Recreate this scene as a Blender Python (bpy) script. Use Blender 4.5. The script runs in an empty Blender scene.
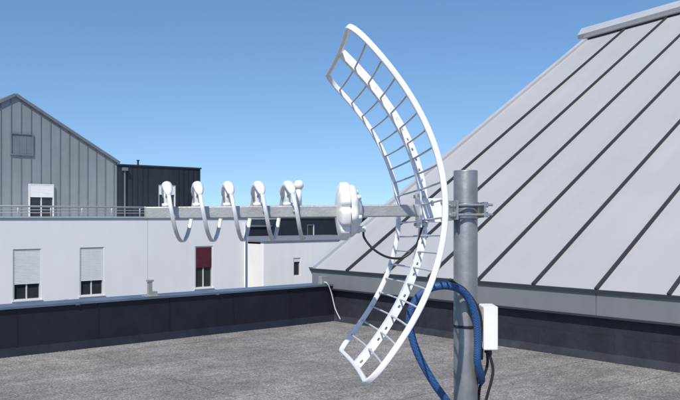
import bpy, bmesh, math, random
from mathutils import Vector, Matrix
random.seed(7)
S = bpy.context.scene
V = Vector

# ------------------------------------------------------------------ helpers
def empty(name, parent=None):
    o = bpy.data.objects.new(name, None); S.collection.objects.link(o)
    if parent: o.parent = parent
    return o

def mesh_obj(name, bm, mat, parent=None, smooth=False):
    bmesh.ops.recalc_face_normals(bm, faces=bm.faces)
    me = bpy.data.meshes.new(name); bm.to_mesh(me); bm.free()
    me.materials.append(mat)
    if smooth:
        for p in me.polygons: p.use_smooth = True
    o = bpy.data.objects.new(name, me); S.collection.objects.link(o)
    if parent: o.parent = parent
    return o

class F:   # local frame
    def __init__(s, o, x, y, z): s.o, s.x, s.y, s.z = V(o), V(x), V(y), V(z)
    def p(s, a, b, c): return s.o + s.x*a + s.y*b + s.z*c

def addbox(bm, fr, lo, hi):
    vs = [bm.verts.new(fr.p(x, y, z)) for x in (lo[0], hi[0]) for y in (lo[1], hi[1]) for z in (lo[2], hi[2])]
    fs = []
    for f in ((0,1,3,2),(4,6,7,5),(0,4,5,1),(2,3,7,6),(0,2,6,4),(1,5,7,3)):
        fs.append(bm.faces.new([vs[i] for i in f]))
    return vs, fs

def box(name, fr, lo, hi, mat, parent=None, bevel=0, seg=2):
    bm = bmesh.new(); addbox(bm, fr, lo, hi)
    if bevel: bmesh.ops.bevel(bm, geom=bm.edges[:], offset=bevel, segments=seg, affect='EDGES', profile=0.5)
    return mesh_obj(name, bm, mat, parent, False)

def boxes(name, fr, lst, mat, parent=None):
    bm = bmesh.new()
    for lo, hi in lst: addbox(bm, fr, lo, hi)
    return mesh_obj(name, bm, mat, parent)

def addsweep(bm, pts, prof, closed=False, hint=V((0,0,1)), fixed=None):
    pts = [V(p) for p in pts]; n = len(pts); rings = []
    prev = None
    for i in range(n):
        if closed: t = pts[(i+1) % n]-pts[i-1]
        else: t = pts[min(i+1, n-1)]-pts[max(i-1, 0)]
        t.normalize()
        if fixed is not None: u = fixed - t*fixed.dot(t)
        elif prev is None:
            u = hint - t*hint.dot(t)
            if u.length < 1e-3: u = V((1,0,0)) - t*t.x
        else: u = prev - t*prev.dot(t)
        u.normalize(); prev = u
        w = t.cross(u)
        rings.append([bm.verts.new(pts[i]+u*a+w*b) for a, b in prof])
    m = len(prof)
    rng = range(n) if closed else range(n-1)
    for i in rng:
        A, B = rings[i], rings[(i+1) % n]
        for j in range(m):
            bm.faces.new([A[j], A[(j+1) % m], B[(j+1) % m], B[j]])
    if not closed:
        bm.faces.new(rings[0]); bm.faces.new(rings[-1])

def circ(r, n=12, r2=None):
    r2 = r2 or r
    return [(r*math.cos(2*math.pi*i/n), r2*math.sin(2*math.pi*i/n)) for i in range(n)]

def rrect(a, b, r, k=3):
    out = []
    for cx, cy, s in ((a-r, b-r, 0), (-a+r, b-r, 90), (-a+r, -b+r, 180), (a-r, -b+r, 270)):
        for i in range(k+1):
            t = math.radians(s+90*i/k); out.append((cx+r*math.cos(t), cy+r*math.sin(t)))
    return out

def smoothpts(P, k=8):
    P = [V(p) for p in P]; Q = [P[0]*2-P[1]]+P+[P[-1]*2-P[-2]]; out = []
    for i in range(1, len(Q)-2):
        a, b, c, d = Q[i-1:i+3]
        for j in range(k):
            t = j/k
            out.append(0.5*((2*b)+(c-a)*t+(2*a-5*b+4*c-d)*t*t+(3*b-a-3*c+d)*t**3))
    out.append(P[-1]); return out

def tube(name, pts, r, mat, parent=None, n=12, k=8, smooth=True):
    bm = bmesh.new(); addsweep(bm, smoothpts(pts, k) if k > 1 else pts, circ(r, n))
    return mesh_obj(name, bm, mat, parent, smooth)

def addcyl(bm, p0, p1, r, n=12):
    addsweep(bm, [p0, p1], circ(r, n))

# ------------------------------------------------------------------ materials
def mat(name, col, rough=0.6, metal=0.0, var=0.12, scale=3.0, bump=0.0, bscale=60, col2=None, detail=6, streak=0.0):
    m = bpy.data.materials.new(name); m.use_nodes = True
    nt = m.node_tree; N = nt.nodes; L = nt.links
    b = N["Principled BSDF"]
    tc = N.new("ShaderNodeTexCoord")
    nz = N.new("ShaderNodeTexNoise"); nz.inputs["Scale"].default_value = scale; nz.inputs["Detail"].default_value = detail
    nz.inputs["Roughness"].default_value = 0.65
    L.new(tc.outputs["Object"], nz.inputs["Vector"])
    cr = N.new("ShaderNodeValToRGB")
    c2 = col2 or tuple(min(1, c*(1+var)) for c in col)
    c1 = tuple(c*(1-var) for c in col) if not col2 else col
    cr.color_ramp.elements[0].position = 0.3; cr.color_ramp.elements[1].position = 0.7
    cr.color_ramp.elements[0].color = (*c1, 1); cr.color_ramp.elements[1].color = (*c2, 1)
    L.new(nz.outputs["Fac"], cr.inputs["Fac"]); out = cr.outputs["Color"]
    if streak:   # vertical weathering streaks
        mp = N.new("ShaderNodeMapping"); mp.inputs["Scale"].default_value = (3.0,3.0,0.25)
        n3 = N.new("ShaderNodeTexNoise"); n3.inputs["Scale"].default_value = 1.2; n3.inputs["Detail"].default_value = 8
        L.new(tc.outputs["Object"], mp.inputs["Vector"]); L.new(mp.outputs["Vector"], n3.inputs["Vector"])
        r3 = N.new("ShaderNodeValToRGB"); r3.color_ramp.elements[0].position = 0.35; r3.color_ramp.elements[1].position = 0.6
        q = 1-streak; r3.color_ramp.elements[0].color = (q,q,q*0.98,1); r3.color_ramp.elements[1].color = (1,1,1,1)
        L.new(n3.outputs["Fac"], r3.inputs["Fac"])
        mx = N.new("ShaderNodeMix"); mx.data_type = 'RGBA'; mx.blend_type = 'MULTIPLY'; mx.inputs[0].default_value = 1
        L.new(out, mx.inputs[6]); L.new(r3.outputs["Color"], mx.inputs[7]); out = mx.outputs[2]
    L.new(out, b.inputs["Base Color"])
    b.inputs["Roughness"].default_value = rough; b.inputs["Metallic"].default_value = metal
    if bump:
        n2 = N.new("ShaderNodeTexNoise"); n2.inputs["Scale"].default_value = bscale; n2.inputs["Detail"].default_value = 4
        L.new(tc.outputs["Object"], n2.inputs["Vector"])
        bp = N.new("ShaderNodeBump"); bp.inputs["Strength"].default_value = bump; bp.inputs["Distance"].default_value = 0.01
        L.new(n2.outputs["Fac"], bp.inputs["Height"]); L.new(bp.outputs["Normal"], b.inputs["Normal"])
    return m

M_white = mat("white_powder_coat", (0.77,0.77,0.775), 0.3, var=0.06, scale=12)
M_plastic = mat("white_plastic", (0.76,0.76,0.75), 0.35, var=0.05, scale=20)
M_rod = mat("grid_rod_coat", (0.50,0.51,0.53), 0.4, var=0.1, scale=15)
M_alu = mat("aluminium", (0.40,0.395,0.385), 0.42, 0.5, var=0.16, scale=14, bump=0.1, bscale=200)
M_strip = mat("helix_strip_metal", (0.62,0.63,0.65), 0.35, 0.3, var=0.08, scale=20)
M_steel = mat("stainless_steel", (0.50,0.50,0.49), 0.32, 0.85, var=0.15, scale=40)
M_blackc = mat("black_rubber", (0.015,0.015,0.017), 0.45, var=0.2)
M_wall = mat("white_render", (0.78,0.762,0.775), 0.85, var=0.03, scale=0.5, bump=0.1, streak=0.02)
M_wall2 = mat("white_render_far", (0.80,0.785,0.78), 0.85, var=0.03, scale=0.5, streak=0.03)
M_dark = mat("dark_cladding", (0.016,0.019,0.030), 0.6, var=0.25, scale=2)
M_glass = mat("window_glass", (0.03,0.035,0.04), 0.08, var=0.4, scale=1.3)
M_frame = mat("window_frame_white", (0.6,0.6,0.6), 0.5, var=0.03)
M_shut = mat("roller_shutter", (0.76,0.76,0.76), 0.6, var=0.05, scale=2)
M_maroon = mat("maroon_curtain", (0.10,0.012,0.025), 0.8, var=0.3, scale=6)
M_rail = mat("painted_rail", (0.5,0.52,0.54), 0.4, 0.2, var=0.05)
M_parapet = mat("bitumen_upstand", (0.008,0.010,0.021), 0.55, var=0.4, scale=2.5, bump=0.4, bscale=10, streak=0.3)
M_upst = mat("bitumen_upstand_grey", (0.018,0.020,0.029), 0.7, var=0.4, scale=4, bump=0.5, bscale=12, streak=0.3)
M_cope = mat("metal_coping", (0.17,0.21,0.27), 0.4, 0.5, var=0.25, scale=1.5)
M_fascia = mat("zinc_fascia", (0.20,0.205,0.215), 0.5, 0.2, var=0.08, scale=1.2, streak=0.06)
M_trim_seam_shade = mat("dark_trim_seam_shade", (0.024,0.026,0.033), 0.6, 0.0, var=0.15, scale=2)  # dark trim colour; on the roof seams it paints in their shadow lines
M_ridge = mat("zinc_ridge", (0.44,0.45,0.47), 0.45, 0.2, var=0.08, scale=1)
M_gable = mat("zinc_cladding", (0.23,0.255,0.275), 0.5, 0.1, var=0.10, scale=0.5, streak=0.08)
M_gseam = mat("zinc_cladding_seam", (0.15,0.17,0.19), 0.5, 0.1, var=0.1)
M_galv = mat("galvanised_steel", (0.20,0.205,0.21), 0.42, 0.5, col2=(0.32,0.325,0.335), scale=11, bump=0.08, bscale=60, streak=0.12)
M_stone = mat("stone_grit", (0.22,0.21,0.19), 0.9, var=0.4, scale=5)

def hose():
    m = mat("blue_braided_sleeve", (0.015,0.07,0.20), 0.5, var=0.2)
    nt = m.node_tree; N = nt.nodes; L = nt.links; b = N["Principled BSDF"]
    tc = [n for n in N if n.type == 'TEX_COORD'][0]
    w = N.new("ShaderNodeTexChecker"); w.inputs["Scale"].default_value = 300
    w.inputs["Color1"].default_value = (0.008,0.033,0.11,1); w.inputs["Color2"].default_value = (0.03,0.10,0.27,1)
    L.new(tc.outputs["Object"], w.inputs["Vector"]); L.new(w.outputs["Color"], b.inputs["Base Color"])
    return m
M_blue = hose()

AX = V((0.755,0.656,0)).normalized(); CX = V((-0.656,0.755,0)).normalized(); UZ = V((0,0,1))
def membrane():
    m = bpy.data.materials.new("mineral_bitumen_felt"); m.use_nodes = True
    nt = m.node_tree; N = nt.nodes; L = nt.links; b = N["Principled BSDF"]
    tc = N.new("ShaderNodeTexCoord")
    mp = N.new("ShaderNodeMapping"); mp.inputs["Rotation"].default_value = (0,0,-math.atan2(AX.y, AX.x))
    L.new(tc.outputs["Object"], mp.inputs["Vector"])
    def noise(s, d=4, r=0.6):
        n = N.new("ShaderNodeTexNoise"); n.inputs["Scale"].default_value = s; n.inputs["Detail"].default_value = d
        n.inputs["Roughness"].default_value = r; L.new(mp.outputs["Vector"], n.inputs["Vector"]); return n
    def ramp(src, p0, c0, p1, c1):
        r = N.new("ShaderNodeValToRGB"); e = r.color_ramp.elements
        e[0].position = p0; e[0].color = (*c0,1); e[1].position = p1; e[1].color = (*c1,1)
        L.new(src, r.inputs["Fac"]); return r
    def mix(bt, f, a, c):
        x = N.new("ShaderNodeMix"); x.data_type = 'RGBA'; x.blend_type = bt
        x.inputs[0].default_value = f if isinstance(f, float) else 0
        if not isinstance(f, float): L.new(f, x.inputs[0])
        L.new(a, x.inputs[6]); L.new(c, x.inputs[7]); return x.outputs[2]
    big = ramp(noise(0.8, 8, 0.75).outputs["Fac"], 0.36, (0.165,0.158,0.152), 0.64, (0.29,0.278,0.265))
    fine = ramp(noise(42, 5, 0.95).outputs["Fac"], 0.41, (0.0,0.0,0.0), 0.59, (1.0,0.99,0.97))
    mid = ramp(noise(9, 10, 0.95).outputs["Fac"], 0.41, (0.35,0.35,0.36), 0.59, (1.0,1.0,1.0))
    c = mix('MULTIPLY', 0.82, big.outputs["Color"], fine.outputs["Color"])
    c = mix('MULTIPLY', 0.85, c, mid.outputs["Color"])
    g = N.new("ShaderNodeMix"); g.data_type = 'RGBA'; g.blend_type = 'MULTIPLY'; g.clamp_result = False; g.inputs[0].default_value = 1
    L.new(c, g.inputs[6]); g.inputs[7].default_value = (2.3,2.3,2.3,1); c = g.outputs[2]
    st = ramp(noise(0.9, 10, 0.75).outputs["Fac"], 0.55, (0,0,0), 0.72, (0.35,0.35,0.35))
    pale = N.new("ShaderNodeRGB"); pale.outputs[0].default_value = (0.29,0.28,0.265,1)
    c = mix('MIX', st.outputs["Color"], c, pale.outputs[0])
    m2 = N.new("ShaderNodeMapping"); m2.inputs["Scale"].default_value = (0.5,1.6,1); L.new(mp.outputs["Vector"], m2.inputs["Vector"])
    n2 = N.new("ShaderNodeTexNoise"); n2.inputs["Scale"].default_value = 1.3; n2.inputs["Detail"].default_value = 8; L.new(m2.outputs["Vector"], n2.inputs["Vector"])
    tr = ramp(n2.outputs["Fac"], 0.36, (0.8,0.8,0.81), 0.55, (1,1,1))
    c = mix('MULTIPLY', 1.0, c, tr.outputs["Color"])
    br = N.new("ShaderNodeTexBrick"); br.inputs["Scale"].default_value = 1.0
    br.inputs["Brick Width"].default_value = 8.0; br.inputs["Row Height"].default_value = 1.0
    br.inputs["Mortar Size"].default_value = 0.012; br.inputs["Mortar Smooth"].default_value = 0.6
    br.inputs["Color1"].default_value = (1,1,1,1); br.inputs["Color2"].default_value = (0.9,0.9,0.9,1); br.inputs["Mortar"].default_value = (0.5,0.5,0.51,1)
    nn = noise(3, 4); dist = N.new("ShaderNodeVectorMath"); dist.operation = 'MULTIPLY_ADD'
    dist.inputs[1].default_value = (0.05,0.05,0); L.new(nn.outputs["Color"], dist.inputs[0]); L.new(mp.outputs["Vector"], dist.inputs[2])
    L.new(dist.outputs[0], br.inputs["Vector"])
    c = mix('MULTIPLY', 0.8, c, br.outputs["Color"])
    L.new(c, b.inputs["Base Color"]); b.inputs["Roughness"].default_value = 0.9
    bp = N.new("ShaderNodeBump"); bp.inputs["Strength"].default_value = 0.8; bp.inputs["Distance"].default_value = 0.012
    L.new(noise(60, 3, 0.8).outputs["Fac"], bp.inputs["Height"]); L.new(bp.outputs["Normal"], b.inputs["Normal"])
    return m
M_felt = membrane()

def zinc_roof():
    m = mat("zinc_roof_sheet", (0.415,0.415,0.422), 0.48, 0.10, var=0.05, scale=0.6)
    nt = m.node_tree; N = nt.nodes; L = nt.links; b = N["Principled BSDF"]
    tc = [n for n in N if n.type == 'TEX_COORD'][0]; cr = [n for n in N if n.type == 'VALTORGB'][0]
    rot = N.new("ShaderNodeMapping"); rot.inputs["Rotation"].default_value = (0,0,-math.atan2(AX.y, AX.x))
    sc = N.new("ShaderNodeMapping"); sc.inputs["Scale"].default_value = (0.3,4.0,0.3)
    L.new(tc.outputs["Object"], rot.inputs["Vector"]); L.new(rot.outputs["Vector"], sc.inputs["Vector"])
    nz = N.new("ShaderNodeTexNoise"); nz.inputs["Scale"].default_value = 1.0; nz.inputs["Detail"].default_value = 6
    L.new(sc.outputs["Vector"], nz.inputs["Vector"])
    r2 = N.new("ShaderNodeValToRGB"); r2.color_ramp.elements[0].color = (0.88,0.88,0.88,1); r2.color_ramp.elements[1].color = (1.0,1.0,1.0,1)
    L.new(nz.outputs["Fac"], r2.inputs["Fac"])
    mx = N.new("ShaderNodeMix"); mx.data_type = 'RGBA'; mx.blend_type = 'MULTIPLY'; mx.inputs[0].default_value = 1
    L.new(cr.outputs["Color"], mx.inputs[6]); L.new(r2.outputs["Color"], mx.inputs[7]); L.new(mx.outputs[2], b.inputs["Base Color"])
    return m
M_zinc = zinc_roof()

# ------------------------------------------------------------------ ground, own building
GZ = -8.0
M_ground = mat("ground_mix", (0.07,0.08,0.05), 0.95, col2=(0.14,0.13,0.11), scale=0.03, detail=8)
bm = bmesh.new(); R = 6000
bm.faces.new([bm.verts.new(p) for p in ((-R,-R,GZ),(R,-R,GZ),(R,R,GZ),(-R,R,GZ))])
mesh_obj("ground", bm, M_ground)

C0 = V((-0.078,12.55,0))
T = F(C0, AX, -CX, UZ)       # x = along parapet to the right/away, y = along the side wall towards viewer
box("roof_terrace_floor", T, (-16,0,-0.3), (0,18,0), M_felt)
box("host_building_walls", T, (-16.3,-0.3,GZ), (0.0,18.3,-0.304), M_wall2)

par = empty("parapet_wall")
boxes("upstand", T, [((-16.3,-0.3,-0.30),(0.75,0.0,0.545)), ((-16.3,0.0,-0.30),(-16.0,18.3,0.545)), ((-16.0,18.0,-0.3),(0,18.3,0.545))], M_parapet, par)
bm = bmesh.new()
addbox(bm, T, (-16.34,-0.34,0.545), (0.30,0.035,0.572)); addbox(bm, T, (-16.34,0.037,0.545), (-15.96,18.34,0.572)); addbox(bm, T, (-15.958,17.96,0.545), (-0.05,18.34,0.572))
mesh_obj("coping", bm, M_cope, par)
bm = bmesh.new()
v = [bm.verts.new(T.p(*q)) for q in ((-16,0.002,0.09),(-16,0.09,0.003),(-0.02,0.09,0.003),(-0.02,0.002,0.09))]
bm.faces.new(v)
mesh_obj("cant_fillet", bm, M_parapet, par)
boxes("flashing_laps", T, [((-x,0.001,0.0),(-x+0.012,0.006,0.54)) for x in [0.9+1.0*i for i in range(15)]], M_parapet, par)
boxes("coping_joints", T, [((-x,-0.342,0.535),(-x+0.05,0.038,0.575)) for x in [2.2+2.0*i for i in range(7)]], M_cope, par)

bm = bmesh.new()
for i in range(420):
    if i < 150: a_, s_ = -random.uniform(0.1,9), 0.1+abs(random.gauss(0,0.10))
    elif i < 300: a_, s_ = -0.12-abs(random.gauss(0,0.09)), random.uniform(0.1,9)
    else: a_, s_ = -random.uniform(0.1,8), random.uniform(0.1,8)
    r = random.uniform(0.003,0.009)
    M_ = Matrix.Translation(T.p(a_,s_,r*0.5)) @ Matrix.Rotation(random.uniform(0,6.28),4,'Z') @ Matrix.Diagonal((1.3,0.9,0.7,1))
    bmesh.ops.create_icosphere(bm, subdivisions=1, radius=r, matrix=M_)
mesh_obj("loose_grit", bm, M_stone)

# ------------------------------------------------------------------ big zinc roof building on the right
zb = empty("zinc_roof_building")
s0 = -0.5; TA = 0.608; ez = 0.81
def run(sp): return 8.08+0.25*sp
def roofp(r, sp, off=0.0):
    n = (-AX*TA+UZ).normalized()
    return T.p(r, s0+sp, ez+TA*r)+n*off
bm = bmesh.new()
k = 18; bay = 0.85
nR = 10
for i in range(k):
    a, b_ = i*bay, (i+1)*bay
    dish = [random.uniform(-0.006,0.006) for _ in range(nR+1)]
    g = []
    for r in range(nR+1):
        f = r/nR; row = []
        for q in range(5):
            sp = a+(b_-a)*q/4; rr = -0.06+(run(sp)+0.06)*f
            off = -0.006*math.sin(math.pi*q/4)+dish[r]*math.sin(math.pi*q/4)
            row.append(bm.verts.new(roofp(rr,sp,off)))
        g.append(row)
    for r in range(nR):
        for q in range(4): bm.faces.new([g[r][q],g[r][q+1],g[r+1][q+1],g[r+1][q]])
mesh_obj("roof_slope", bm, M_zinc, zb, True)
bm = bmesh.new(); e = k*bay
zr0 = ez+TA*run(0); zr1 = ez+TA*run(e)
bm.faces.new([bm.verts.new(p) for p in (T.p(run(0),s0,zr0), T.p(run(e),s0+e,zr1), T.p(run(e)+9,s0+e,zr1-9*TA), T.p(run(0)+9,s0,zr0-9*TA))])
for sp in (0.03, e-0.03):
    z1 = ez+TA*run(sp)
    bm.faces.new([bm.verts.new(p) for p in (T.p(0.05,s0+sp,GZ), T.p(0.05,s0+sp,ez-0.02), T.p(run(sp),s0+sp,z1-0.05), T.p(run(sp)+9,s0+sp,z1-9*TA-.05), T.p(run(sp)+9,s0+sp,GZ))])
mesh_obj("rear_slope_and_gables", bm, M_fascia, zb)
nrm = (-AX*TA+UZ).normalized(); up = (AX+UZ*TA).normalized()
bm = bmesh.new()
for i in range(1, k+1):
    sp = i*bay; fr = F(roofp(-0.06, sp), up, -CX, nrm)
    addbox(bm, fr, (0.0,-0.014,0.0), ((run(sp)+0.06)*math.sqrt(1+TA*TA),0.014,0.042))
mesh_obj("standing_seams", bm, M_trim_seam_shade, zb)  # seam shadows are put into the dark colour, not cast by the sun
fr = F(roofp(-0.06, 0), up, -CX, nrm)
Lr = (run(0)+0.06)*math.sqrt(1+TA*TA)
box("verge_trim", fr, (-0.01,-0.05,-0.12), (Lr,0.05,0.05), M_ridge, zb)
r0, r1 = roofp(run(0),0), roofp(run(e),e); d = (r1-r0).normalized(); side = (up-d*up.dot(d)).normalized(); nn = d.cross(side)
if nn.z < 0: nn = -nn
frr = F(r0, d, side, nn)
box("ridge_cap", frr, (-0.25,-0.05,0.03), ((r1-r0).length,0.45,0.13), M_ridge, zb)
box("ridge_drip", frr, (-0.1,-0.22,0.05), ((r1-r0).length,-0.052,0.075), M_fascia, zb)
box("eave_lip", T, (-0.085,s0-0.03,0.755), (-0.03,s0+e,0.79), M_trim_seam_shade, zb)
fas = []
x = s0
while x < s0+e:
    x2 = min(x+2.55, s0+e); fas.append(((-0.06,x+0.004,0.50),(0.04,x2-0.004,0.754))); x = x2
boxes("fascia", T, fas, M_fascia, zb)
box("fascia_drip", T, (-0.08,s0,0.478), (0.04,s0+e,0.498), M_trim_seam_shade, zb)
box("side_wall", T, (0.002,s0+0.04,-0.3), (0.3,s0+e-0.1,0.476), M_upst, zb)
box("upstand_flashing", T, (-0.022,0.0,0.0), (-0.002,s0+e-0.2,0.27), M_upst, zb)
bm = bmesh.new()
bm.faces.new([bm.verts.new(T.p(*q)) for q in ((-0.1,0.02,0.003),(-0.1,17,0.003),(-0.023,17,0.08),(-0.023,0.02,0.08))])
mesh_obj("cant_fillet", bm, M_upst, zb)
boxes("upstand_laps", T, [((-0.0255,x,0.075),(-0.0225,x+0.10,0.27)) for x in [0.7+1.0*i for i in range(13)]], M_upst, zb)

cab = empty("corner_cable")
tube("cable", [T.p(-0.25,-0.1,0.58), T.p(-0.22,0.05,0.60), T.p(-0.14,0.07,0.45), T.p(-0.1,0.12,0.2), T.p(-0.06,0.2,0.03)], 0.009, M_rod, cab)
box("cable_saddle", T, (-0.29,-0.06,0.573), (-0.16,0.02,0.70), M_alu, cab, bevel=0.006)

def bracket(x):
    e_ = empty("parapet_bracket")
    fr = F(T.p(x,-0.05,0.573), AX, -CX, UZ)
    box("base_plate", fr, (-0.10,-0.07,0.0), (0.10,0.07,0.012), M_alu, e_, bevel=0.003)
    bm = bmesh.new()
    addbox(bm, fr, (-0.04,-0.025,0.012), (0.01,0.025,0.19)); addbox(bm, fr, (0.011,-0.025,0.012), (0.085,0.025,0.06)); addbox(bm, fr, (-0.055,-0.03,0.191), (0.03,0.03,0.215))
    mesh_obj("angle_arm", bm, M_alu, e_)
    bm = bmesh.new()
    for q in (-0.08, 0.09): addcyl(bm, fr.p(q,0,0.012), fr.p(q,0,0.03), 0.012, 6)
    mesh_obj("bolts", bm, M_steel, e_)
    return e_
bracket(-3.15)

# ------------------------------------------------------------------ distant buildings
def window(par, fr, x0, x1, z0, z1, shutter=0.0, smat=None, depth=0.12, bars=1, nm="window"):
    f = 0.05
    w = empty(nm, par)
    box("glass", fr, (x0+f,-depth,z0+f), (x1-f,-depth+0.02,z1-f), M_glass, w)
    lst = [((x0,-depth,z0),(x0+f,-0.02,z1)), ((x1-f,-depth,z0),(x1,-0.02,z1)), ((x0+f,-depth,z1-f),(x1-f,-0.02,z1)), ((x0+f,-depth,z0),(x1-f,-0.02,z0+f))]
    for i in range(bars):
        xm = x0+(x1-x0)*(i+1)/(bars+1); lst.append(((xm-0.025,-depth+0.021,z0+f),(xm+0.025,-depth+0.05,z1-f)))
    boxes("frame", fr, lst, M_frame, w)
    if shutter > 0:
        zz = z1-f; zs = z1-(z1-z0)*shutter; sl = []
        while zz > zs:
            sl.append(((x0+f+0.002,-depth+0.052,zz-0.052),(x1-f-0.002,-0.03,zz-0.004))); zz -= 0.055
        boxes("shutter", fr, sl, smat or M_shut, w)
    return w

def wall_with_holes(name, fr, x0, x1, z0, z1, holes, mat_, parent, th=0.3):
    xs = sorted(set([x0,x1]+[h[0] for h in holes]+[h[1] for h in holes]))
    lst = []
    for i in range(len(xs)-1):
        a, b_ = xs[i], xs[i+1]; zc = [(h[2],h[3]) for h in holes if h[0] <= a+1e-6 and h[1] >= b_-1e-6]
        zc.sort(); z = z0
        for q0, q1 in zc: lst.append(((a,-th,z),(b_,0,q0))); z = q1
        lst.append(((a,-th,z),(b_,0,z1)))
    return boxes(name, fr, lst, mat_, parent)

wb = empty("white_apartment_building")
W1 = F((-11.7,30,0), AX, -CX, UZ)
holes = [(-0.55,0.49,-1.475,0.44), (2.01,3.0,-1.47,0.44), (7.17,8.07,-1.46,0.375)]
lowh = [(a,b_,c-3.0,d-3.0) for a,b_,c,d in holes]+[(4.6,5.5,-4.4,-2.6)]
holes_all = holes+lowh
wall_with_holes("facade", W1, -9, 9.93, GZ, 1.60, holes_all, M_wall, wb)
box("body", W1, (-9,-22,GZ), (9.93,-0.302,1.38), M_wall, wb)
box("coping", W1, (-9.05,-0.34,1.602), (9.98,0.05,1.66), M_rail, wb)
boxes("back_parapets", W1, [((9.63,-22,1.382),(9.93,-0.342,1.6)), ((-9,-22,1.382),(-8.7,-0.342,1.6))], M_wall, wb)
window(wb, W1, *holes[0], shutter=0.66, bars=1)
window(wb, W1, *holes[1], shutter=0.66, bars=1)
window(wb, W1, *holes[2], shutter=0.5, smat=M_maroon, bars=1)
for h in lowh: window(wb, W1, *h, shutter=0.3)
boxes("sills", W1, [((a-0.05,0.001,c-0.04),(b_+0.05,0.06,c-0.001)) for a,b_,c,d in holes_all], M_frame, wb)
box("vertical_joint", W1, (4.9,0.001,GZ), (4.915,0.003,1.6), M_rail, wb)
bm = bmesh.new(); addcyl(bm, W1.p(9.7,0.08,GZ), W1.p(9.7,0.08,1.4), 0.05); mesh_obj("downpipe", bm, M_rail, wb, True)

rl = empty("guard_rail")
bm = bmesh.new()
for z in (1.80,1.91,2.04): addcyl(bm, W1.p(-9,-0.15,z), W1.p(7.2,-0.15,z), 0.016 if z < 2 else 0.034, 8)
mesh_obj("rails", bm, M_ridge, rl, True)
bm = bmesh.new()
for i in range(14): addcyl(bm, W1.p(-9+i*1.24,-0.15,1.66), W1.p(-9+i*1.24,-0.15,2.03), 0.022, 8)
mesh_obj("posts", bm, M_ridge, rl, True)

gb = empty("gabled_house")
G1 = F((-15.64,34.53,0), AX, -CX, UZ)
ga, gr, gl, zap, zev = 1.58, 6.41, -3.25, 7.07, 4.31
bm = bmesh.new()
prof = [(gl,1.39),(gr,1.39),(gr,zev),(ga,zap),(gl,zev)]
f0 = [bm.verts.new(G1.p(x,0,z)) for x,z in prof]; f1 = [bm.verts.new(G1.p(x,-14,z)) for x,z in prof]
bm.faces.new(f0); bm.faces.new(f1)
for i in range(5): bm.faces.new([f0[i], f0[(i+1)%5], f1[(i+1)%5], f1[i]])
mesh_obj("cladding_walls", bm, M_gable, gb)
sl = (zap-zev)/(gr-ga)
lst = []
x = gl+0.25
while x < gr:
    zt = zap-abs(x-ga)*sl-0.04
    segs = [(1.42, zt)]
    if 1.33 < x < 2.4: segs = [(1.42,1.5),(3.2,4.36),(5.42,zt)] if x > 2.1 else [(1.42,4.36),(5.42,zt)]
    elif 2.1 < x < 3.33: segs = [(3.2,zt)]
    for q0,q1 in segs:
        if q1 > q0: lst.append(((x-0.014,0.001,q0),(x+0.014,0.03,q1)))
    x += 0.44
boxes("cladding_seams", G1, lst, M_gseam, gb)
for sgn, xe in ((1,gr),(-1,gl)):
    dvec = (AX*(xe-ga)+UZ*(zev-zap)).normalized(); nv = V(dvec).cross(CX).normalized()
    if nv.z < 0: nv = -nv
    frg = F(G1.p(ga,0,zap), dvec, -CX, nv)
    box("roof_sheet", frg, (0.0,-14.1,0.0), (math.hypot(xe-ga,zap-zev)+0.12,0.08,0.07), M_fascia, gb)
    box("roof_edge", frg, (0.0,0.081,-0.05), (math.hypot(xe-ga,zap-zev)+0.12,0.11,0.08), M_gseam, gb)
vt = empty("loft_hatch", gb)
boxes("hatch_frame", G1, [((1.36,0.002,4.4),(1.41,0.07,5.38)),((2.32,0.002,4.4),(2.37,0.07,5.38)),((1.41,0.002,5.33),(2.32,0.07,5.38)),((1.41,0.002,4.4),(2.32,0.07,4.45))], M_gseam, vt)
box("hatch_panel", G1, (1.412,0.004,4.452), (2.318,0.03,5.328), M_gseam, vt)
boxes("hatch_seams", G1, [((1.71,0.032,4.452),(1.725,0.045,5.328)),((2.02,0.032,4.452),(2.035,0.045,5.328))], M_gable, vt)
wf = F(G1.p(0,0.15,0), AX, -CX, UZ)
window(gb, wf, 2.15, 3.28, 1.45, 3.14, shutter=0.35, bars=1)

db = empty("dark_flat_roof_house")
Dk = F(G1.p(0,0.05,0), AX, -CX, UZ)
dh = [(8.61,9.58,1.7,3.27)]
wall_with_holes("facade", Dk, 6.43, 11.03, 1.39, 4.15, dh, M_dark, db)
box("body", Dk, (6.43,-9,1.39), (11.03,-0.302,4.1), M_dark, db)
box("roof_edge", Dk, (6.38,-9.05,4.152), (11.08,0.05,4.22), M_trim_seam_shade, db)
window(db, Dk, *dh[0], shutter=0.3, bars=1)
bm = bmesh.new(); addcyl(bm, Dk.p(6.75,0.1,1.4), Dk.p(6.75,0.1,3.9), 0.035, 8); addbox(bm, Dk, (6.65,0.003,3.9), (6.87,0.2,4.05)); mesh_obj("downpipe", bm, M_gseam, db)
boxes("cladding_battens", Dk, [((x,0.001,1.42),(x+0.02,0.02,4.12)) for x in [6.9+0.28*i for i in range(5)]+[9.75+0.28*i for i in range(5)]], M_parapet, db)
bm = bmesh.new(); addcyl(bm, Dk.p(8,-1,4.2), Dk.p(8,-1,4.5), 0.05, 10); addcyl(bm, Dk.p(8,-1,4.5), Dk.p(8,-1,4.54), 0.08, 10); mesh_obj("roof_cowl", bm, M_trim_seam_shade, db)

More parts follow.
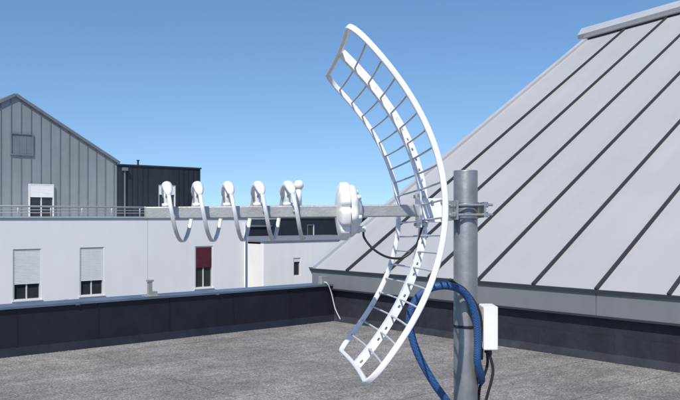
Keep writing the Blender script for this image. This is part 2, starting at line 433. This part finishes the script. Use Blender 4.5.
lb = empty("low_white_building")
L1 = F((-4.9,42,0), AX, -CX, UZ)
lh = [(3.1,3.6,-1.6,-0.6), (5.5,6.0,-1.6,-0.6)]
wall_with_holes("facade", L1, 1.1, 14, GZ, 0.30, lh, M_wall2, lb)
box("body", L1, (1.1,-10,GZ), (14,-0.302,0.2), M_wall2, lb)
box("coping", L1, (1.05,-10,0.302), (14.05,0.04,0.37), M_fascia, lb)
for h in lh: window(lb, L1, *h, shutter=0.2, bars=0)
box("recessed_wing", L1, (-3,-9,GZ), (1.098,-2.5,0.15), M_wall, lb)
box("wing_coping", L1, (-3,-9,0.152), (1.04,-2.45,0.22), M_fascia, lb)

fb = empty("dark_clad_building")
D2 = F((-6.2,58,0), AX, -CX, UZ)
dh2 = [(4.9,5.6,0.1,1.1)]
wall_with_holes("facade", D2, 2.3, 16, GZ, 1.55, dh2, M_dark, fb)
box("body", D2, (2.3,-12,GZ), (16,-0.302,1.5), M_dark, fb)
box("roof_edge", D2, (2.25,-12.05,1.552), (16.05,0.06,1.66), M_trim_seam_shade, fb)
for h in dh2: window(fb, D2, *h, bars=0)
box("lower_wing", D2, (-3.5,-9,GZ), (2.298,-1,0.95), M_dark, fb)
box("wing_roof_edge", D2, (-3.6,-9.05,0.952), (2.24,-0.9,1.05), M_fascia, fb)

# ------------------------------------------------------------------ mast
mast = empty("antenna_mast")
mp_ = V((0.3677,2.3417,0)); RM = 0.035
bm = bmesh.new()
N_ = 40
ro = [[bm.verts.new(mp_+V((r*math.cos(2*math.pi*i/N_), r*math.sin(2*math.pi*i/N_), z))) for i in range(N_)] for r,z in ((RM,0.012),(RM,1.736),(RM-0.001,1.739),(RM-0.004,1.739),(RM-0.004,1.60))]
for A,B in zip(ro, ro[1:]):
    for i in range(N_): bm.faces.new([A[i],A[(i+1)%N_],B[(i+1)%N_],B[i]])
bm.faces.new(ro[-1])
mesh_obj("tube", bm, M_galv, mast, True)
I3 = F(mp_, (1,0,0), (0,1,0), (0,0,1))
box("base_plate", I3, (-0.12,-0.12,0.0), (0.12,0.12,0.012), M_galv, mast, bevel=0.003)
bm = bmesh.new()
for i in range(4):
    t = math.radians(45+90*i); addcyl(bm, mp_+V((0.12*math.cos(t),0.12*math.sin(t),0.012)), mp_+V((0.12*math.cos(t),0.12*math.sin(t),0.035)), 0.012, 6)
mesh_obj("anchor_bolts", bm, M_steel, mast)
bm = bmesh.new()
for z in (1.285,1.05): 
    addsweep(bm, [mp_+V(((RM+0.0015)*math.cos(2*math.pi*i/32),(RM+0.0015)*math.sin(2*math.pi*i/32),z)) for i in range(32)], rrect(0.004,0.0012,0.001,1), closed=True, fixed=UZ)
mesh_obj("cable_ties", bm, M_blackc, mast)

# ------------------------------------------------------------------ antenna
ant = empty("grid_helical_antenna")
wv = V((-0.105,1,-0.03)).normalized()
bv = V((-1,-0.105,-0.010)); bv = (bv-wv*bv.dot(wv)).normalized()
uv = bv.cross(wv).normalized()
if uv.z < 0: uv = -uv
O = V((0.2563,2.33,1.622))
A = F(O, bv, wv, uv)
th = 0.036
ur = (uv+bv*th).normalized(); br_ = (bv-uv*th).normalized()
D = F(O+bv*0.019+uv*0.016, br_, wv, ur)
HW, HH = 0.33, 0.448
def surf(w, u): return D.p(0.009*(w/HW)**2+1.09*u*u, w, u)
path = []; rc = 0.045
def lin(p,q,n): return [(p[0]+(q[0]-p[0])*i/n, p[1]+(q[1]-p[1])*i/n) for i in range(n)]
def arc(cx,cy,a0,n=6): return [(cx+rc*math.cos(math.radians(a0+90*i/n)), cy+rc*math.sin(math.radians(a0+90*i/n))) for i in range(n)]
path += lin((HW,-HH+rc),(HW,HH-rc),40)+arc(HW-rc,HH-rc,0)+lin((HW-rc,HH),(-HW+rc,HH),14)+arc(-HW+rc,HH-rc,90)
path += lin((-HW,HH-rc),(-HW,-HH+rc),40)+arc(-HW+rc,-HH+rc,180)+lin((-HW+rc,-HH),(HW-rc,-HH),14)+arc(HW-rc,-HH+rc,270)
P3 = [surf(w,u) for w,u in path]
bm = bmesh.new(); n = len(P3); rings = []
prof = rrect(0.0078,0.0058,0.0032,3)
for i in range(n):
    t = (P3[(i+1)%n]-P3[i-1]).normalized()
    w,u = path[i]; e1 = (surf(w+1e-3,u)-surf(w-1e-3,u)); e2 = (surf(w,u+1e-3)-surf(w,u-1e-3)); nrm2 = e1.cross(e2).normalized()
    if nrm2.dot(br_) < 0: nrm2 = -nrm2
    sd = t.cross(nrm2).normalized()
    rings.append([bm.verts.new(P3[i]+nrm2*a+sd*b_) for a,b_ in prof])
for i in range(n):
    X_, Y_ = rings[i], rings[(i+1)%n]
    for j in range(len(prof)): bm.faces.new([X_[j],X_[(j+1)%len(prof)],Y_[(j+1)%len(prof)],Y_[j]])
mesh_obj("reflector_frame", bm, M_white, ant, True)
bm = bmesh.new()
nr = 20
for i in range(1, nr):
    u = -HH+2*HH*i/nr
    addsweep(bm, [surf(-HW+2*HW*j/14, u) for j in range(15)], circ(0.0028, 8))
mesh_obj("reflector_rods", bm, M_rod, ant, True)
def webpt(u, w, off):
    base = surf(0,u); tt = (surf(0,u+1e-3)-surf(0,u-1e-3)).normalized(); nn_ = wv.cross(tt).normalized()
    if nn_.dot(br_) < 0: nn_ = -nn_
    return base+nn_*off+wv*w
bm = bmesh.new(); rows = 120; offs = (0.005,0.0015,-0.004,-0.010,-0.013,-0.017)
for w in (-0.013, 0.013):
    g = [[bm.verts.new(webpt(-HH+0.003+(2*HH-0.006)*i/rows, w, o)) for o in offs] for i in range(rows+1)]
    for i in range(rows):
        for j in range(5):
            if j == 2 and i % 4 == 1: continue
            bm.faces.new([g[i][j],g[i][j+1],g[i+1][j+1],g[i+1][j]])
for o in (0.005,):
    g = [[bm.verts.new(webpt(-HH+0.003+(2*HH-0.006)*i/rows, w, o)) for w in (-0.013,-0.004,0.004,0.013)] for i in range(rows+1)]
    for i in range(rows):
        for j in range(3):
            if j == 1 and i % 6 == 2: continue
            bm.faces.new([g[i][j],g[i][j+1],g[i+1][j+1],g[i+1][j]])
bmesh.ops.remove_doubles(bm, verts=bm.verts, dist=0.0002)
o = mesh_obj("perforated_spine", bm, M_white, ant)
md = o.modifiers.new("s","SOLIDIFY"); md.thickness = 0.002
box("hub_plate_front", A, (0.026,-0.04,-0.05), (0.030,0.04,0.055), M_white, ant, bevel=0.0015)
bm = bmesh.new(); addbox(bm, A, (-0.045,-0.026,-0.034), (0.025,-0.0225,0.034)); addbox(bm, A, (-0.045,0.0225,-0.034), (0.025,0.026,0.034))
mesh_obj("hub_cheeks", bm, M_white, ant)
bm = bmesh.new()
for x in (-0.035,-0.005):
    for z in (-0.024,0.024): addcyl(bm, A.p(x,-0.033,z), A.p(x,0.033,z), 0.005, 6)
for y in (-0.031,0.031):
    for z in (-0.040,0.042): addcyl(bm, A.p(0.015,y,z), A.p(0.036,y,z), 0.005, 6)
mesh_obj("hub_bolts", bm, M_steel, ant)
bm = bmesh.new()
addsweep(bm, [A.p(-0.070,0,0), A.p(0.803,0,0)], rrect(0.0170,0.0170,0.003,3), fixed=uv)
mesh_obj("boom", bm, M_alu, ant)
bm = bmesh.new(); addsweep(bm, [A.p(0.8035,0,0), A.p(0.807,0,0)], rrect(0.0178,0.0178,0.003,3), fixed=uv); mesh_obj("boom_end_cap", bm, M_alu, ant)
HR = 0.079; P0 = 0.7477; pit = 0.085
def hx(n_):
    t = 2*math.pi*n_
    return A.p(P0-pit*n_, -HR*math.sin(t), HR*math.cos(t)-0.002)
bm = bmesh.new(); T0, T1 = -0.04, 4.56; m_ = 200
addsweep(bm, [hx(T0+(T1-T0)*i/m_) for i in range(m_+1)], rrect(0.0056,0.0024,0.002,2), fixed=bv)
mesh_obj("helix_conductor", bm, M_strip, ant, True)
bm = bmesh.new(); bmc = bmesh.new()
for c in (0,1,2,3,4):
    pts = [hx(c-0.15+0.30*i/16) for i in range(17)]
    nP = len(pts); ring = []
    for i,p in enumerate(pts):
        t = (pts[min(i+1,nP-1)]-pts[max(i-1,0)]).normalized(); uu = (bv-t*bv.dot(t)).normalized(); ww = t.cross(uu)
        q = 2*i/(nP-1)-1; r = 0.0122*math.sqrt(max(0.05,1-q**4))
        ring.append([bm.verts.new(p+uu*r*1.15*math.cos(2*math.pi*k_/14)+ww*r*math.sin(2*math.pi*k_/14)) for k_ in range(14)])
    for a_,b_ in zip(ring,ring[1:]):
        for k_ in range(14): bm.faces.new([a_[k_],a_[(k_+1)%14],b_[(k_+1)%14],b_[k_]])
    bm.faces.new(ring[0]); bm.faces.new(ring[-1])
    base = A.p(P0-pit*c,0,0.0172)
    addcyl(bm, base, A.p(P0-pit*c,0,HR), 0.0085, 12)
    addcyl(bm, base, A.p(P0-pit*c,0,0.026), 0.014, 12)
    addcyl(bmc, A.p(P0-pit*c,-0.008,0.045), A.p(P0-pit*c,-0.0105,0.045), 0.0035, 8)
    addcyl(bmc, A.p(P0-pit*(c+0.25)+0.004,-0.0172,0.0), A.p(P0-pit*(c+0.25)+0.004,-0.0205,0.0), 0.0045, 8)
c = P0-pit*4-0.032
addcyl(bm, A.p(c,-0.004,0.0172), A.p(c,-0.004,0.072), 0.008, 12)
bmesh.ops.create_uvsphere(bm, u_segments=14, v_segments=10, radius=0.0145, matrix=Matrix.Translation(A.p(c,-0.004,0.076)))
mesh_obj("insulator_caps", bm, M_plastic, ant, True)
mesh_obj("clip_screws", bmc, M_steel, ant, True)
# feed disc: notched flange with a domed body towards the reflector
dx = 0.238
def lathe(bm, prof, lobf, nA=96):
    rg = []
    for x,r in prof:
        row = []
        for i in range(nA):
            t = 2*math.pi*i/nA; l = lobf(t, r)
            row.append(bm.verts.new(A.p(dx+x, r*l*math.cos(t), r*l*math.sin(t))))
        rg.append(row)
    for a_,b_ in zip(rg,rg[1:]):
        for i in range(nA): bm.faces.new([a_[i],a_[(i+1)%nA],b_[(i+1)%nA],b_[i]])
    bm.faces.new(rg[0]); bm.faces.new(rg[-1])
def notch(t, r):
    q = max(0.0, math.cos(8*t+0.9)); return 1-0.16*(q**3)*(r/0.084)**2
bm = bmesh.new()
lathe(bm, [(0.032,0.01),(0.031,0.040),(0.026,0.066),(0.022,0.080),(0.018,0.0835),(0.012,0.084),(0.001,0.084),(-0.003,0.082),(-0.004,0.076),(-0.0045,0.01)], notch)
def lob2(t, r): return 1+0.05*math.cos(8*t+0.9+math.pi)*(r/0.07)**2
lathe(bm, [(-0.0047,0.01),(-0.005,0.072),(-0.012,0.0735),(-0.020,0.071),(-0.026,0.064),(-0.029,0.052),(-0.036,0.043),(-0.042,0.030),(-0.045,0.014)], lob2)
o = mesh_obj("feed_disc", bm, M_plastic, ant, True)
em = o.modifiers.new("es", "EDGE_SPLIT"); em.split_angle = math.radians(50)
bm = bmesh.new()
for t in (20,75,140,200,262,320):
    t = math.radians(t)
    addcyl(bm, A.p(dx-0.02,0.058*math.cos(t),0.058*math.sin(t)), A.p(dx-0.036,0.058*math.cos(t),0.058*math.sin(t)), 0.007, 12)
addcyl(bm, A.p(dx-0.02,-0.012,-0.052), A.p(dx-0.052,-0.012,-0.052), 0.009, 12)
mesh_obj("disc_connectors", bm, M_plastic, ant, True)
tube("feed_cable", [A.p(dx-0.046,-0.012,-0.052),(0.070,2.30,1.543),(0.097,2.295,1.510),(0.139,2.30,1.487),(0.185,2.31,1.487),(0.22,2.315,1.52),(0.24,2.31,1.58),(0.262,2.30,1.60)], 0.0034, M_blackc, ant)

cl = empty("mast_clamp", ant)
cA = F(mp_+V((0,0,O.z)), bv, wv, UZ)
bm = bmesh.new()
addbox(bm, cA, (RM+0.001,-0.058,-0.028), (RM+0.007,0.058,0.028))
addbox(bm, cA, (-RM-0.010,-0.058,-0.022), (-RM-0.004,0.058,0.022))
for y in (-0.022,0.018):
    addbox(bm, cA, (RM+0.0075,y,-0.028), (RM+0.045,y+0.004,0.028))
mesh_obj("plates", bm, M_steel, cl)
bm = bmesh.new()
for y in (-0.047,0.047):
    for z in (-0.014,0.014):
        addcyl(bm, cA.p(-RM-0.032,y,z), cA.p(RM+0.028,y,z), 0.0038, 10)
        for x in (-RM-0.018,RM+0.008,RM+0.016): addcyl(bm, cA.p(x,y,z), cA.p(x+0.007,y,z), 0.0078, 6)
mesh_obj("threaded_rods_and_nuts", bm, M_steel, cl)
bm = bmesh.new()
for zz in (-0.017,0.017):
    addsweep(bm, [cA.p((RM+0.002)*math.cos(t),(RM+0.002)*math.sin(t),zz) for t in [2*math.pi*i/32 for i in range(32)]], rrect(0.007,0.0015,0.001,1), closed=True, fixed=UZ)
mesh_obj("bands", bm, M_steel, cl)

rb = empty("outdoor_radio_unit")
bx = F((0.432,2.335,1.283), (1,0,0), (0,1,0), (0,0,1))
box("housing", bx, (-0.020,-0.040,-0.063), (0.022,0.045,0.063), M_plastic, rb, bevel=0.004, seg=3)
box("cover_seam", bx, (-0.0205,-0.024,-0.056), (0.0225,-0.0225,0.056), M_rod, rb)
box("bracket", bx, (-0.034,-0.012,-0.03), (-0.0202,0.02,0.03), M_steel, rb)
bm = bmesh.new()
for y in (-0.02,0.015): addcyl(bm, bx.p(0,y,-0.078), bx.p(0,y,-0.062), 0.008, 10)
mesh_obj("cable_glands", bm, M_blackc, rb, True)
tube("data_cable", [(0.432,2.315,1.21),(0.442,2.312,1.165),(0.437,2.31,1.13),(0.424,2.312,1.08),(0.41,2.315,1.0),(0.41,2.32,0.5),(0.43,2.34,0.05),(0.55,2.5,0.008),(0.9,3.0,0.006)], 0.0042, M_blackc, rb)
tube("power_cable", [(0.432,2.35,1.21),(0.433,2.35,1.17),(0.420,2.355,1.12),(0.410,2.37,1.03),(0.41,2.37,0.5),(0.42,2.38,0.05),(0.5,2.6,0.008),(0.8,3.1,0.006)], 0.0042, M_blackc, rb)

hs = empty("blue_cable_conduit")
tube("conduit", [(0.62,2.35,0.013),(0.48,2.28,0.03),(0.44,2.26,0.25),(0.40,2.26,0.75),(0.358,2.26,0.98),(0.318,2.25,1.06),(0.259,2.24,1.144),(0.214,2.24,1.229),(0.195,2.24,1.3075),(0.211,2.24,1.369),(0.255,2.24,1.404),(0.312,2.25,1.408),(0.357,2.275,1.382),(0.386,2.285,1.325),(0.394,2.288,1.249),(0.393,2.288,1.19),(0.41,2.32,1.13),(0.40,2.39,1.07),(0.39,2.395,0.5),(0.42,2.44,0.02)], 0.0108, M_blue, hs, n=16, k=14)
tube("inner_black_cable", [(0.312,2.275,1.425),(0.33,2.28,1.412),(0.362,2.292,1.39),(0.40,2.30,1.33),(0.41,2.315,1.25),(0.41,2.32,1.19)], 0.005, M_blackc, hs)

# ------------------------------------------------------------------ sky + sun
h = V((-0.27,-0.963)); el = math.radians(49)
w = bpy.data.worlds.new("World"); S.world = w; w.use_nodes = True
nt = w.node_tree; bg = nt.nodes["Background"]
sk = nt.nodes.new("ShaderNodeTexSky"); sk.sky_type = 'NISHITA'; sk.sun_disc = False
sk.sun_elevation = el; sk.sun_rotation = math.atan2(h.x, h.y)
sk.air_density = 1.0; sk.dust_density = 0.3; sk.ozone_density = 3.0
tc = nt.nodes.new("ShaderNodeTexCoord"); ad = nt.nodes.new("ShaderNodeVectorMath"); ad.operation = 'ADD'; ad.inputs[1].default_value = (0,0,0.10)
nv_ = nt.nodes.new("ShaderNodeVectorMath"); nv_.operation = 'NORMALIZE'
nt.links.new(tc.outputs["Generated"], ad.inputs[0]); nt.links.new(ad.outputs[0], nv_.inputs[0]); nt.links.new(nv_.outputs[0], sk.inputs["Vector"])
hsn = nt.nodes.new("ShaderNodeHueSaturation"); hsn.inputs["Saturation"].default_value = 1.15
nt.links.new(sk.outputs["Color"], hsn.inputs["Color"])
nt.links.new(hsn.outputs["Color"], bg.inputs["Color"]); bg.inputs["Strength"].default_value = 0.145
sd = bpy.data.lights.new("sun", 'SUN'); sd.energy = 5.0; sd.angle = math.radians(0.5); sd.color = (1.0,0.95,0.87)
so = bpy.data.objects.new("sun", sd); S.collection.objects.link(so)
to = V((h.x*math.cos(el), h.y*math.cos(el), math.sin(el)))
so.rotation_euler = to.to_track_quat('Z','Y').to_euler()

cam = bpy.data.cameras.new("camera"); co = bpy.data.objects.new("camera", cam); S.collection.objects.link(co)
co.location = (0,0,1.6); co.rotation_euler = (math.radians(90),0,0)
cam.lens = 42.35; cam.sensor_width = 36; cam.shift_y = 0.0265; cam.clip_start = 0.05; cam.clip_end = 12000
S.camera = co
S.view_settings.view_transform = 'Standard'; S.view_settings.look = 'None'; S.view_settings.exposure = 0
